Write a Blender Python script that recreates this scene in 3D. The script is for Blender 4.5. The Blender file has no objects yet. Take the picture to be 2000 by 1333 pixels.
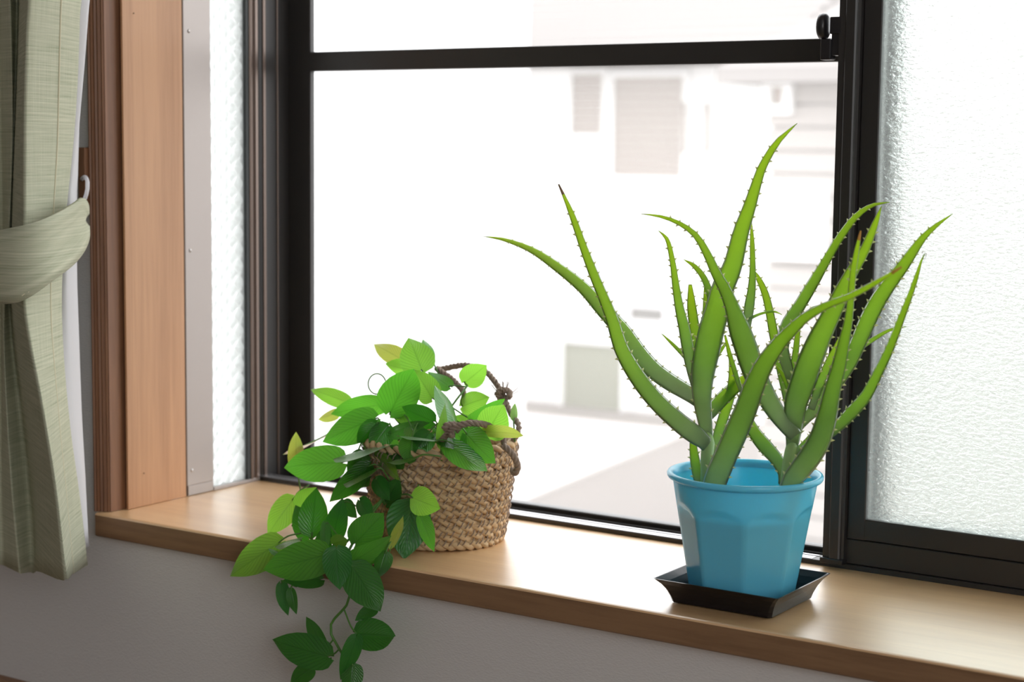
import bpy, bmesh, math, random
import numpy as np
from mathutils import Vector, Matrix
random.seed(7); rng = np.random.RandomState(7)
PI = math.pi
C = bpy.context.scene.collection
SC = bpy.context.scene

# ------------------------------------------------------------------ camera
FPX = 3405.96                                   # focal length in pixels of the 2000 px wide frame
YAW, PIT, ROL = [math.radians(a) for a in (-33.48115, -6.34424, .6533)]
fw = Vector((math.sin(YAW)*math.cos(PIT), math.cos(YAW)*math.cos(PIT), math.sin(PIT)))
r0 = Vector((math.cos(YAW), -math.sin(YAW), 0)); u0 = r0.cross(fw)
RT = math.cos(ROL)*r0 + math.sin(ROL)*u0
UP = -math.sin(ROL)*r0 + math.cos(ROL)*u0
EYE = Vector((.6806, -1.295, .3975))
cam = bpy.data.cameras.new('camera'); co = bpy.data.objects.new('camera', cam); C.objects.link(co)
M3 = Matrix((RT, UP, -fw)).transposed()
co.matrix_world = Matrix.Translation(EYE) @ M3.to_4x4()
cam.sensor_width = 36; cam.lens = FPX/2000*36; cam.clip_start = .05; cam.clip_end = 300
cam.dof.use_dof = True; cam.dof.focus_distance = 1.60; cam.dof.aperture_fstop = 6.3
SC.camera = co

# ------------------------------------------------------------------ world, light, exposure
SKY = 3.0
w = bpy.data.worlds.new('world'); SC.world = w; w.use_nodes = True
bg = w.node_tree.nodes['Background']; bg.inputs[0].default_value = (.97, .985, 1, 1); bg.inputs[1].default_value = SKY
w.cycles.sampling_method = 'MANUAL'; w.cycles.sample_map_resolution = 256
SC.view_settings.view_transform = 'Standard'; SC.view_settings.look = 'None'
SC.view_settings.gamma = 1; SC.view_settings.use_curve_mapping = False
SC.view_settings.exposure = 0.5
SC.cycles.max_bounces = 14; SC.cycles.diffuse_bounces = 8; SC.cycles.transmission_bounces = 10
SC.cycles.transparent_max_bounces = 16; SC.cycles.sample_clamp_indirect = 12
SC.cycles.caustics_reflective = False
def portal(name, loc, rot, sx, sy):             # guides sky light through an opening, gives no light itself
    l = bpy.data.lights.new(name, 'AREA'); l.shape = 'RECTANGLE'; l.size = sx; l.size_y = sy; l.cycles.is_portal = True
    o = bpy.data.objects.new(name, l); C.objects.link(o); o.location = loc; o.rotation_euler = rot
portal('window_portal', (.12, .36, .50), (-PI/2, 0, 0), 1.66, 1.02)
portal('side_portal', (-.74, .20, .50), (0, -PI/2, 0), 1.02, .13)
portal('fill_portal', (2.26, -2.0, .90), (0, PI/2, 0), 1.5, 2.1)  # serves the added fill opening in the right wall

# ------------------------------------------------------------------ pixel rays onto real planes
def ray(px, py): return fw + RT*((px-1000)/FPX) - UP*((py-666.5)/FPX)
def on_y(px, py, y): d = ray(px, py); return EYE + d*((y-EYE.y)/d.y)
def on_z(px, py, z=0.): d = ray(px, py); return EYE + d*((z-EYE.z)/d.z)
def mpp(p): return (p-EYE).dot(fw)/FPX          # metres per pixel at a point

# ------------------------------------------------------------------ material helpers
def mat(name, col=(.8,.8,.8), rough=.5, **kw):
    m = bpy.data.materials.new(name); m.use_nodes = True
    b = m.node_tree.nodes['Principled BSDF']
    b.inputs['Base Color'].default_value = (*col, 1); b.inputs['Roughness'].default_value = rough
    for k, v in kw.items(): b.inputs[k].default_value = v
    return m
def N(m, t, **kw):
    n = m.node_tree.nodes.new(t)
    for k, v in kw.items(): setattr(n, k, v)
    return n
def L(m, a, b): m.node_tree.links.new(a, b)
def P(m): return m.node_tree.nodes['Principled BSDF']
def ramp(m, fac, stops):
    r = N(m, 'ShaderNodeValToRGB'); e = r.color_ramp.elements
    while len(e) < len(stops): e.new(.5)
    for i, (p, c) in enumerate(stops): e[i].position = p; e[i].color = (*c, 1)
    L(m, fac, r.inputs[0]); return r
def coords(m, kind='Object', scale=(1,1,1), rot=(0,0,0)):
    t = N(m, 'ShaderNodeTexCoord'); mp = N(m, 'ShaderNodeMapping')
    mp.inputs['Scale'].default_value = scale; mp.inputs['Rotation'].default_value = rot
    L(m, t.outputs[kind], mp.inputs[0]); return mp.outputs[0]
def noise(m, vec, scale, detail=4, rough=.55, dist=0):
    n = N(m, 'ShaderNodeTexNoise'); n.inputs['Scale'].default_value = scale; n.inputs['Detail'].default_value = detail
    n.inputs['Roughness'].default_value = rough; n.inputs['Distortion'].default_value = dist
    L(m, vec, n.inputs['Vector']); return n.outputs['Fac']
def bump(m, h, strength, dist, to=None):
    b = N(m, 'ShaderNodeBump'); b.inputs['Strength'].default_value = strength; b.inputs['Distance'].default_value = dist
    L(m, h, b.inputs['Height']); L(m, b.outputs[0], to or P(m).inputs['Normal']); return b
def wood(name, dark, light, grain, rough, coat=0, bstr=.15):
    """streaked wood grain; grain = per-axis scale (small along the grain)"""
    m = mat(name, light, rough)
    v = coords(m, 'Object', grain)
    a = noise(m, v, 6, 6, .6, .4); b = noise(m, v, 40, 3, .6)
    mx = N(m, 'ShaderNodeMath', operation='MULTIPLY_ADD'); L(m, b, mx.inputs[0]); mx.inputs[1].default_value = .45
    L(m, a, mx.inputs[2])
    r = ramp(m, mx.outputs[0], [(.42, dark), (.86, light)])
    L(m, r.outputs[0], P(m).inputs['Base Color']); bump(m, b, bstr, .001)
    if coat: P(m).inputs['Coat Weight'].default_value = coat; P(m).inputs['Coat Roughness'].default_value = .36; P(m).inputs['Coat IOR'].default_value = 2.0
    return m

M = {}
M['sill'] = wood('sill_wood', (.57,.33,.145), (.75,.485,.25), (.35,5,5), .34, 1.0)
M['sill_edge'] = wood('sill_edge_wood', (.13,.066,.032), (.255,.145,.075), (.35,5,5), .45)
M['jamb_wood'] = wood('jamb_wood', (.33,.165,.08), (.49,.27,.14), (6,6,.22), .5)
M['casing_wood'] = wood('casing_wood', (.13,.055,.026), (.25,.118,.058), (6,6,.3), .5)
M['base_wood'] = wood('base_wood', (.16,.085,.045), (.28,.15,.08), (.3,6,6), .5)
M['floor_wood'] = wood('floor_wood', (.24,.17,.12), (.36,.27,.19), (.4,6,6), .45)
def wallmat(name, col):
    m = mat(name, col, .85); v = coords(m, 'Object')
    a = noise(m, v, 140, 3, .6); b = N(m, 'ShaderNodeTexVoronoi'); b.inputs['Scale'].default_value = 330
    v2 = coords(m, 'Object', (1, 1, 2.2)); L(m, v2, b.inputs['Vector'])
    s = N(m, 'ShaderNodeMath', operation='ADD'); L(m, a, s.inputs[0]); L(m, b.outputs['Distance'], s.inputs[1])
    bump(m, s.outputs[0], .22, .0012); return m
M['wall'] = wallmat('wallpaper', (.62,.605,.60))
M['ceiling'] = mat('ceiling_white', (.85,.84,.82), .9)
def metal(name, col, rough, **k):
    m = mat(name, col, rough, **k); v = coords(m, 'Object', (60,60,1.2)); n = noise(m, v, 6, 3)
    bump(m, n, .05, .0006); return m
M['frame'] = metal('dark_aluminium', (.021,.019,.018), .4, **{'Specular IOR Level': .55})
M['frame_brown'] = metal('bronze_aluminium', (.17,.13,.11), .3, Metallic=.6)  # bronze, lightened so highlight lines on post and ribs sit in the colour
M['gasket'] = mat('gasket_rubber', (.02,.024,.024), .6)
M['strip'] = metal('satin_metal_strip', (.34,.305,.285), .42, Metallic=.5)
M['shine_strip'] = metal('shine_metal', (.55,.54,.56), .3, Metallic=.8)
M['screw'] = mat('screw_steel', (.45,.42,.40), .3, Metallic=1.)
M['black_plastic'] = mat('black_plastic', (.012,.011,.013), .3)

def fabric():
    m = mat('green_linen', (.30,.33,.2), .85)
    v = coords(m, 'UV')
    h = N(m, 'ShaderNodeMapping'); h.inputs['Scale'].default_value = (8, 500, 1); L(m, v, h.inputs[0])
    k = N(m, 'ShaderNodeMapping'); k.inputs['Scale'].default_value = (700, 12, 1); L(m, v, k.inputs[0])
    a = noise(m, h.outputs[0], 1, 3, .6); b = noise(m, k.outputs[0], 1, 3, .6)
    s = N(m, 'ShaderNodeMath', operation='MULTIPLY_ADD'); L(m, b, s.inputs[0]); s.inputs[1].default_value = .5; L(m, a, s.inputs[2])
    r = ramp(m, s.outputs[0], [(.45, (.27,.295,.19)), (.62, (.43,.455,.325)), (1., (.62,.62,.48))])
    L(m, r.outputs[0], P(m).inputs['Base Color']); bump(m, s.outputs[0], .3, .0012)
    tr = N(m, 'ShaderNodeBsdfTranslucent'); L(m, r.outputs[0], tr.inputs[0])
    mx = N(m, 'ShaderNodeMixShader'); mx.inputs[0].default_value = .12
    L(m, P(m).outputs[0], mx.inputs[1]); L(m, tr.outputs[0], mx.inputs[2])
    L(m, mx.outputs[0], m.node_tree.nodes['Material Output'].inputs[0]); return m
M['fabric'] = fabric()
def translucent(name, col, tcol, fac, rough=.5, spec=.5):
    m = mat(name, col, rough, **{'Specular IOR Level': spec})
    tr = N(m, 'ShaderNodeBsdfTranslucent'); tr.inputs[0].default_value = (*tcol, 1)
    mx = N(m, 'ShaderNodeMixShader'); mx.inputs[0].default_value = fac
    L(m, P(m).outputs[0], mx.inputs[1]); L(m, tr.outputs[0], mx.inputs[2])
    L(m, mx.outputs[0], m.node_tree.nodes['Material Output'].inputs[0])
    return m, tr, mx
M['lining'] = translucent('white_lining', (.82,.82,.84), (.8,.8,.83), .35, .8)[0]
M['thread'] = mat('pale_thread', (.62,.58,.42), .8)

def gloss(m, mx, rough, ior):
    """waxy surface layer over a leaf"""
    P(m).inputs['Specular IOR Level'].default_value = 0
    f = N(m, 'ShaderNodeFresnel'); f.inputs[0].default_value = ior
    g = N(m, 'ShaderNodeBsdfGlossy'); g.inputs['Roughness'].default_value = rough
    for l in P(m).inputs['Normal'].links: L(m, l.from_socket, g.inputs['Normal']); L(m, l.from_socket, f.inputs['Normal'])
    o = N(m, 'ShaderNodeMixShader'); L(m, f.outputs[0], o.inputs[0]); L(m, mx.outputs[0], o.inputs[1]); L(m, g.outputs[0], o.inputs[2])
    L(m, o.outputs[0], m.node_tree.nodes['Material Output'].inputs[0])
def leafmat(name, top, trans, back, fac=.42):
    m, tr, mx = translucent(name, top, trans, fac, .32, .6)
    uv = N(m, 'ShaderNodeTexCoord'); sp = N(m, 'ShaderNodeSeparateXYZ'); L(m, uv.outputs['UV'], sp.inputs[0])
    def mth(op, a, b=None, c=None):
        n = N(m, 'ShaderNodeMath', operation=op)
        for i, q in enumerate((a, b, c)):
            if q is None: continue
            if isinstance(q, (int, float)): n.inputs[i].default_value = q
            else: L(m, q, n.inputs[i])
        return n.outputs[0]
    au = mth('ABSOLUTE', mth('SUBTRACT', sp.outputs[0], .5))             # 0 midrib .. .5 edge
    ph = mth('MULTIPLY_ADD', sp.outputs[1], 11, mth('MULTIPLY', mth('POWER', au, .8), -9))
    wv = mth('POWER', mth('ABSOLUTE', mth('SINE', mth('MULTIPLY', ph, PI))), .5)   # 0 on a side vein
    ph2 = mth('MULTIPLY_ADD', sp.outputs[1], 46, mth('MULTIPLY', au, -30))
    fine = mth('MULTIPLY', mth('SINE', mth('MULTIPLY', ph2, PI)), .10)
    mid = mth('MINIMUM', mth('MULTIPLY', au, 26), 1)                     # 0 on the midrib
    h = mth('MULTIPLY', mth('ADD', wv, fine), mid)
    bump(m, h, .35, .0012)
    oi = N(m, 'ShaderNodeObjectInfo')
    hs = N(m, 'ShaderNodeHueSaturation'); hs.inputs['Color'].default_value = (*top, 1)
    L(m, mth('MULTIPLY_ADD', oi.outputs['Random'], .03, .485), hs.inputs['Hue'])
    L(m, mth('MULTIPLY_ADD', oi.outputs['Random'], .4, .8), hs.inputs['Value'])
    vm = N(m, 'ShaderNodeMix', data_type='RGBA'); vm.blend_type = 'MULTIPLY'
    L(m, mth('MULTIPLY_ADD', h, -.35, .35), vm.inputs[0]); L(m, hs.outputs[0], vm.inputs[6]); vm.inputs[7].default_value = (.55,.62,.4,1)
    ge = N(m, 'ShaderNodeNewGeometry')
    bm_ = N(m, 'ShaderNodeMix', data_type='RGBA'); L(m, ge.outputs['Backfacing'], bm_.inputs[0])
    L(m, vm.outputs[2], bm_.inputs[6]); bm_.inputs[7].default_value = (*back, 1)
    L(m, bm_.outputs[2], P(m).inputs['Base Color'])
    tm = N(m, 'ShaderNodeMix', data_type='RGBA'); tm.blend_type = 'MULTIPLY'
    L(m, mth('MULTIPLY_ADD', h, -.5, .5), tm.inputs[0]); tm.inputs[6].default_value = (*trans, 1); tm.inputs[7].default_value = (.28,.42,.25,1)
    L(m, tm.outputs[2], tr.inputs[0]); gloss(m, mx, .3, 1.5)
    return m
M['leaf_lime'] = leafmat('leaf_lime', (.20,.45,.05), (.34,.80,.07), (.50,.62,.42), .58)  # pothos tones: part leaf age, part backlight and shade put into colour
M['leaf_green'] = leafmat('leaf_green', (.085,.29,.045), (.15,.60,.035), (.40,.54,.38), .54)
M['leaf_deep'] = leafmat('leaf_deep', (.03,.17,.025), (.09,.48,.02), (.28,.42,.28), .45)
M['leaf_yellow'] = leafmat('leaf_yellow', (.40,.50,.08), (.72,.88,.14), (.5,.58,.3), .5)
M['vine'] = translucent('vine_green', (.10,.26,.05), (.2,.45,.05), .2, .4)[0]

def aloemat():
    m, tr, mx = translucent('aloe_skin', (.2,.3,.1), (.33,.52,.03), .6, .36, .5)
    uv = N(m, 'ShaderNodeTexCoord'); sp = N(m, 'ShaderNodeSeparateXYZ'); L(m, uv.outputs['UV'], sp.inputs[0])
    r = ramp(m, sp.outputs[1], [(0, (.36,.46,.29)), (.22, (.24,.38,.19)), (.6, (.15,.31,.10)), (1, (.20,.34,.08))])
    n = noise(m, coords(m, 'Object', (1,1,1)), 60, 4)
    mm = N(m, 'ShaderNodeMix', data_type='RGBA'); mm.blend_type = 'OVERLAY'; mm.inputs[0].default_value = .25
    L(m, r.outputs[0], mm.inputs[6]); L(m, n, mm.inputs[7]); L(m, mm.outputs[2], P(m).inputs['Base Color'])
    r2 = ramp(m, sp.outputs[1], [(0, (.55,.68,.38)), (.25, (.54,.78,.19)), (1, (.74,.92,.09))])
    L(m, r2.outputs[0], tr.inputs[0]); bump(m, n, .08, .001)
    fr = N(m, 'ShaderNodeMapRange'); L(m, sp.outputs[1], fr.inputs[0]); fr.inputs[1].default_value = 0; fr.inputs[2].default_value = .4   # thick flesh at the base lets less light through
    fr.inputs[3].default_value = .42; fr.inputs[4].default_value = .66; L(m, fr.outputs[0], mx.inputs[0])
    gloss(m, mx, .38, 1.10); return m
M['aloe'] = aloemat()
M['stem'] = mat('aloe_stem', (.36,.56,.22), .42)
M['tooth'] = translucent('aloe_tooth', (.78,.80,.48), (.95,1.,.55), .5, .4)[0]
M['dry_tip'] = mat('dry_leaf_tip', (.20,.12,.06), .7)
M['orange_tip'] = mat('orange_leaf_tip', (.55,.28,.05), .6)
M['pot'] = translucent('blue_plastic', (.20,.70,.86), (.10,.80,1.), .4, .22, .5)[0]
M['soil'] = mat('soil', (.05,.035,.025), .95)
sn = noise(M['soil'], coords(M['soil'], 'Object'), 300, 5); bump(M['soil'], sn, 1, .004)
M['saucer'] = mat('saucer_black', (.007,.006,.008), .28, **{'Specular IOR Level': .35})
def straw():
    m = mat('straw', (.5,.36,.2), .65); v = coords(m, 'UV', (3, 60, 1))
    n = noise(m, v, 3, 4, .6); n2 = noise(m, coords(m, 'Object'), 45, 3)
    s = N(m, 'ShaderNodeMath', operation='MULTIPLY_ADD'); L(m, n2, s.inputs[0]); s.inputs[1].default_value = .6; L(m, n, s.inputs[2])
    r = ramp(m, s.outputs[0], [(.45, (.27,.15,.07)), (.72, (.58,.39,.21)), (1., (.80,.62,.38))])
    L(m, r.outputs[0], P(m).inputs['Base Color']); bump(m, n, .5, .002); return m
M['straw'] = straw()
M['rope'] = mat('jute_rope', (.42,.32,.25), .85)
rn = noise(M['rope'], coords(M['rope'], 'UV', (4, 90, 1)), 3, 4)
rr = ramp(M['rope'], rn, [(.3, (.27,.195,.15)), (.8, (.55,.44,.35))]); L(M['rope'], rr.outputs[0], P(M['rope']).inputs['Base Color'])
bump(M['rope'], rn, .6, .002)

# textured glass: refracting sheet with a moulded relief plus a milky share
def patterned_glass(name, kind):
    m = bpy.data.materials.new(name); m.use_nodes = True; nt = m.node_tree; nt.nodes.remove(nt.nodes['Principled BSDF'])
    g = N(m, 'ShaderNodeBsdfRefraction'); g.inputs['IOR'].default_value = 1.24; g.inputs['Roughness'].default_value = .13
    g.inputs[0].default_value = (.90,.95,.925,1) if kind == 'grain' else (.95,.97,.97,1)
    tr = N(m, 'ShaderNodeBsdfTranslucent'); tr.inputs[0].default_value = (.90,.93,.915,1)
    gl = N(m, 'ShaderNodeBsdfGlossy'); gl.inputs['Roughness'].default_value = .15
    if kind == 'grain':
        a = noise(m, coords(m, 'Object', (1,1,2.2)), 150, 4, .6, .6)
        bp = bump(m, a, .8, .004, g.inputs['Normal'])
    else:                                                      # lozenge relief
        t = N(m, 'ShaderNodeTexCoord'); sp = N(m, 'ShaderNodeSeparateXYZ'); L(m, t.outputs['Object'], sp.inputs[0])
        def mth(op, a, b):
            n = N(m, 'ShaderNodeMath', operation=op)
            for i, q in enumerate((a, b)):
                if isinstance(q, (int, float)): n.inputs[i].default_value = q
                else: L(m, q, n.inputs[i])
            return n.outputs[0]
        y, z = sp.outputs[1], sp.outputs[2]
        p = mth('ABSOLUTE', mth('SINE', mth('MULTIPLY', mth('ADD', mth('MULTIPLY', y, 1.0), z), 165), 0), 0)
        q = mth('ABSOLUTE', mth('SINE', mth('MULTIPLY', mth('SUBTRACT', mth('MULTIPLY', y, 1.0), z), 165), 0), 0)
        h = mth('MULTIPLY', p, q)
        bp = bump(m, h, .6, .004, g.inputs['Normal'])
    L(m, bp.outputs[0], gl.inputs['Normal']); L(m, bp.outputs[0], tr.inputs['Normal'])
    m1 = N(m, 'ShaderNodeMixShader'); m1.inputs[0].default_value = .15 if kind == 'grain' else .55
    L(m, g.outputs[0], m1.inputs[1]); L(m, tr.outputs[0], m1.inputs[2])
    m2 = N(m, 'ShaderNodeMixShader'); m2.inputs[0].default_value = .06
    L(m, m1.outputs[0], m2.inputs[1]); L(m, gl.outputs[0], m2.inputs[2])
    L(m, m2.outputs[0], nt.nodes['Material Output'].inputs[0]); return m
M['glass_grain'] = patterned_glass('grained_glass', 'grain')
M['glass_lozenge'] = patterned_glass('lozenge_glass', 'lozenge')
def netting():
    m = bpy.data.materials.new('insect_netting'); m.use_nodes = True; nt = m.node_tree; nt.nodes.remove(nt.nodes['Principled BSDF'])
    t = N(m, 'ShaderNodeBsdfTransparent'); d = N(m, 'ShaderNodeBsdfDiffuse'); d.inputs[0].default_value = (.6,.6,.6,1)  # mesh kept pale so the bright outdoor haze sits in its colour
    tr = N(m, 'ShaderNodeBsdfTranslucent'); tr.inputs[0].default_value = (.75,.74,.73,1)
    a = N(m, 'ShaderNodeMixShader'); a.inputs[0].default_value = .6; L(m, d.outputs[0], a.inputs[1]); L(m, tr.outputs[0], a.inputs[2])
    b = N(m, 'ShaderNodeMixShader'); b.inputs[0].default_value = .28
    L(m, t.outputs[0], b.inputs[1]); L(m, a.outputs[0], b.inputs[2]); L(m, b.outputs[0], nt.nodes['Material Output'].inputs[0]); return m
M['netting'] = netting()
M['facade'] = mat('white_render', (.88,.88,.88), .9)
M['facade2'] = mat('pale_siding', (.40,.37,.35), .9)
M['shutter'] = mat('window_shutter', (.40,.345,.31), .7)
M['house_glass'] = mat('house_window', (.22,.21,.20), .25)
M['roof'] = mat('roof_tile', (.27,.25,.24), .85)
M['road'] = mat('road_surface', (.225,.20,.185), .95)
M['pale_road'] = mat('concrete_apron', (.62,.60,.58), .95)
M['green_wall'] = mat('mossy_panel', (.30,.31,.24), .9)

# ------------------------------------------------------------------ mesh helpers
class MB:
    def __init__(s): s.v = []; s.f = []; s.uv = {}; s.mi = []
    def add(s, vs, fs, uvs=None, mi=0):
        b = len(s.v); s.v += [Vector(p) for p in vs]
        if uvs is not None:
            for i, q in enumerate(uvs): s.uv[b+i] = q
        for f in fs: s.f.append([b+i for i in f]); s.mi.append(mi)
    def box(s, a, b, mi=0):
        x0,y0,z0 = a; x1,y1,z1 = b
        s.add([(x0,y0,z0),(x1,y0,z0),(x1,y1,z0),(x0,y1,z0),(x0,y0,z1),(x1,y0,z1),(x1,y1,z1),(x0,y1,z1)],
              [(0,3,2,1),(4,5,6,7),(0,1,5,4),(1,2,6,5),(2,3,7,6),(3,0,4,7)], mi=mi)
    def prism(s, prof, axis, a, b, closed=True, mi=0):
        """profile of 2D points swept along an axis: axis x -> (y,z), y -> (x,z), z -> (x,y)"""
        def mk(p, t): return {'x': (t,p[0],p[1]), 'y': (p[0],t,p[1]), 'z': (p[0],p[1],t)}[axis]
        n = len(prof); vs = [mk(p, a) for p in prof] + [mk(p, b) for p in prof]
        fs = [(i,(i+1)%n,n+(i+1)%n,n+i) for i in range(n if closed else n-1)]
        if closed: fs += [tuple(range(n))[::-1], tuple(range(n,2*n))]
        s.add(vs, fs, mi=mi)
    def tube(s, pts, rad, n=8, cap=True, mi=0):
        pts = [Vector(p) for p in pts]; m = len(pts)
        rad = rad if hasattr(rad, '__len__') else [rad]*m
        t = [(pts[min(i+1,m-1)]-pts[max(i-1,0)]).normalized() for i in range(m)]
        a = t[0].orthogonal().normalized(); vs = []; uvs = []; d = 0
        for i in range(m):
            a = (a - t[i]*a.dot(t[i])).normalized(); b = t[i].cross(a)
            if i: d += (pts[i]-pts[i-1]).length
            for k in range(n):
                q = 2*PI*k/n; vs.append(pts[i]+(a*math.cos(q)+b*math.sin(q))*rad[i]); uvs.append((d*10, k/n))
        fs = [(i*n+k, i*n+(k+1)%n, (i+1)*n+(k+1)%n, (i+1)*n+k) for i in range(m-1) for k in range(n)]
        if cap: fs += [tuple(range(n))[::-1], tuple(range((m-1)*n, m*n))]
        s.add(vs, fs, uvs, mi)
    def twist(s, pts, r, rs, strands, pitch, n=6, closed=False, wob=0):
        """strands laid round a path like a rope"""
        pts = [Vector(p) for p in pts]; m = len(pts)
        t = [((pts[(i+1)%m]-pts[i-1]) if closed else (pts[min(i+1,m-1)]-pts[max(i-1,0)])).normalized() for i in range(m)]
        tot = sum((pts[i+1]-pts[i]).length for i in range(m-1)) + ((pts[0]-pts[-1]).length if closed else 0)
        turns = max(1, round(tot/pitch)) if closed else tot/pitch
        ref = Vector((0,0,1)); fr = []
        a = t[0].orthogonal().normalized()
        for i in range(m):
            if closed: a = (ref - t[i]*ref.dot(t[i])).normalized()
            else: a = (a - t[i]*a.dot(t[i])).normalized()
            fr.append((a, t[i].cross(a)))
        for k in range(strands):
            d = 0; c = []
            for i in range(m):
                if i: d += (pts[i]-pts[i-1]).length
                q = 2*PI*(turns*d/tot + k/strands); a, b = fr[i]
                rr = r*(1+wob*(rng.rand()-.5)); c.append(pts[i]+(a*math.cos(q)+b*math.sin(q))*rr)
            if closed: c.append(c[0]); 
            s.tube(c, [rs*(1+wob*(rng.rand()-.5)) for _ in c], n, cap=not closed)
    def lathe(s, prof, c, n=48, mi=0, ang=None):
        vs = []; m = len(prof)
        for i in range(n):
            q = 2*PI*i/n
            for r, z in prof: vs.append((c[0]+r*math.cos(q), c[1]+r*math.sin(q), c[2]+z))
        s.add(vs, [(i*m+k, ((i+1)%n)*m+k, ((i+1)%n)*m+k+1, i*m+k+1) for i in range(n) for k in range(m-1)], mi=mi)
    def build(s, name, mats, parent=None, smooth=False, bevel=0, subs=0, solid=0):
        org = Vector((0,0,0)); q = parent
        while q is not None: org += q.location; q = q.parent
        me = bpy.data.meshes.new(name); me.from_pydata([tuple(p-org) for p in s.v], [], s.f)
        mats = mats if isinstance(mats, (list, tuple)) else [mats]
        for k in mats: me.materials.append(M[k])
        if any(s.mi): me.polygons.foreach_set('material_index', s.mi)
        if s.uv:
            lay = me.uv_layers.new(name='UVMap')
            idx = np.zeros(len(me.loops), dtype=np.int32); me.loops.foreach_get('vertex_index', idx)
            tab = np.zeros((len(s.v), 2), dtype=np.float32)
            for i, p in s.uv.items(): tab[i] = p
            lay.data.foreach_set('uv', tab[idx].ravel())
        if smooth: me.polygons.foreach_set('use_smooth', [True]*len(me.polygons))
        me.update(); o = bpy.data.objects.new(name, me); C.objects.link(o); o.parent = parent
        if bevel:
            b = o.modifiers.new('bevel', 'BEVEL'); b.width = bevel; b.segments = 2; b.limit_method = 'ANGLE'; b.angle_limit = .6
        if solid: b = o.modifiers.new('solid', 'SOLIDIFY'); b.thickness = solid
        if subs: b = o.modifiers.new('sub', 'SUBSURF'); b.levels = subs; b.render_levels = subs
        return o
def tag(o, label=None, cat=None, group=None, kind=None):
    for k, v in (('label', label), ('category', cat), ('group', group), ('kind', kind)):
        if v: o[k] = v
    return o
def thing(name, loc, label, cat, group=None, kind=None):
    o = bpy.data.objects.new(name, None); C.objects.link(o); o.location = loc; o.empty_display_size = .05
    return tag(o, label, cat, group, kind)
def boxob(name, a, b, m, parent=None, bevel=0):
    q = MB(); q.box(a, b); return q.build(name, m, parent, bevel=bevel)
def catmull(pts, n):
    """n samples on a smooth curve through pts (arrays of any dimension)"""
    p = np.array(pts, dtype=float); m = len(p)
    seg = np.r_[0, np.cumsum(np.linalg.norm(np.diff(p[:, :2], axis=0), axis=1))]
    q = np.vstack([2*p[0]-p[1], p, 2*p[-1]-p[-2]]); out = []
    for t in np.linspace(0, seg[-1], n):
        i = min(max(np.searchsorted(seg, t)-1, 0), m-2); u = (t-seg[i])/max(seg[i+1]-seg[i], 1e-9)
        a, b, c, d = q[i], q[i+1], q[i+2], q[i+3]
        out.append(.5*((2*b)+(c-a)*u+(2*a-5*b+4*c-d)*u*u+(3*b-a-3*c+d)*u**3))
    return np.array(out)

# ================================================================== the room
ZT, ZF, ZC = 1.02, -.285, 2.05                  # head of the bay, floor, ceiling
XL, XR = -.6955, .95
wf = MB()
for a, b in (((-2.3,.012,ZF),(XL-.022,.12,ZC)), ((XR+.03,.012,ZF),(2.3,.12,ZC)), ((XL-.022,.012,ZT+.03),(XR+.03,.12,ZC)), ((XL-.022,.012,ZF),(XR+.03,.12,-.0262))): wf.box(a, b)
tag(wf.build('wall_front', 'wall'), 'white textured wallpaper wall around and under the bay window', 'wall', kind='structure')
tag(boxob('wall_left', (-2.4,-3.6,ZF), (-2.3,.12,ZC), 'wall'), 'plain wallpaper wall on the curtain side of the room', 'wall', kind='structure')
tag(boxob('wall_back', (-2.4,-3.7,ZF), (2.4,-3.6,ZC), 'wall'), 'plain wallpaper wall opposite the bay window', 'wall', kind='structure')
wr = MB()                                       # right wall with an unseen opening added for fill light
for a, b in (((2.3,-3.6,ZF),(2.4,-3.0,ZC)), ((2.3,-1.0,ZF),(2.4,.12,ZC)), ((2.3,-3.0,ZF),(2.4,-1.0,.2)), ((2.3,-3.0,1.6),(2.4,-1.0,ZC))): wr.box(a, b)
tag(wr.build('wall_right', 'wall'), 'wallpaper wall with an unseen opening added for fill light', 'wall', kind='structure')
tag(boxob('floor', (-2.4,-3.7,ZF-.05), (2.4,.12,ZF), 'floor_wood'), 'brown wooden floor of the room', 'floor', kind='structure')
tag(boxob('ceiling', (-2.4,-3.7,ZC), (2.4,.12,ZC+.05), 'ceiling'), 'white ceiling of the room', 'ceiling', kind='structure')
bb = MB(); bb.prism([(.012,ZF),(-.006,ZF),(-.006,-.222),(-.001,-.2135),(.012,-.2135)], 'x', -2.3, 2.3)
tag(bb.build('baseboard_front', 'base_wood'), 'brown wooden baseboard along the foot of the window wall', 'baseboard', kind='structure')
hd = MB(); hd.box((XL-.03,.006,ZT), (XR+.03,.36,ZT+.03)); hd.box((XR,.006,-.026), (XR+.03,.36,ZT))
tag(hd.build('trim_3', 'jamb_wood'), 'wooden lining of the bay head and far side', 'trim', kind='structure')

# sill board: rounded front nosing
sp = [(.2462,0),(.2462,-.0245),(.0015,-.0255),(0,-.024),(0,-.0022),(.0008,-.0007),(.0025,0)]
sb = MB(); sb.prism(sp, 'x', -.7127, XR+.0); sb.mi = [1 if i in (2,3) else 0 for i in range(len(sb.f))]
tag(sb.build('trim_1', ['sill', 'sill_edge']), 'varnished light wood windowsill board carrying the plants', 'windowsill', kind='structure')

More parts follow.
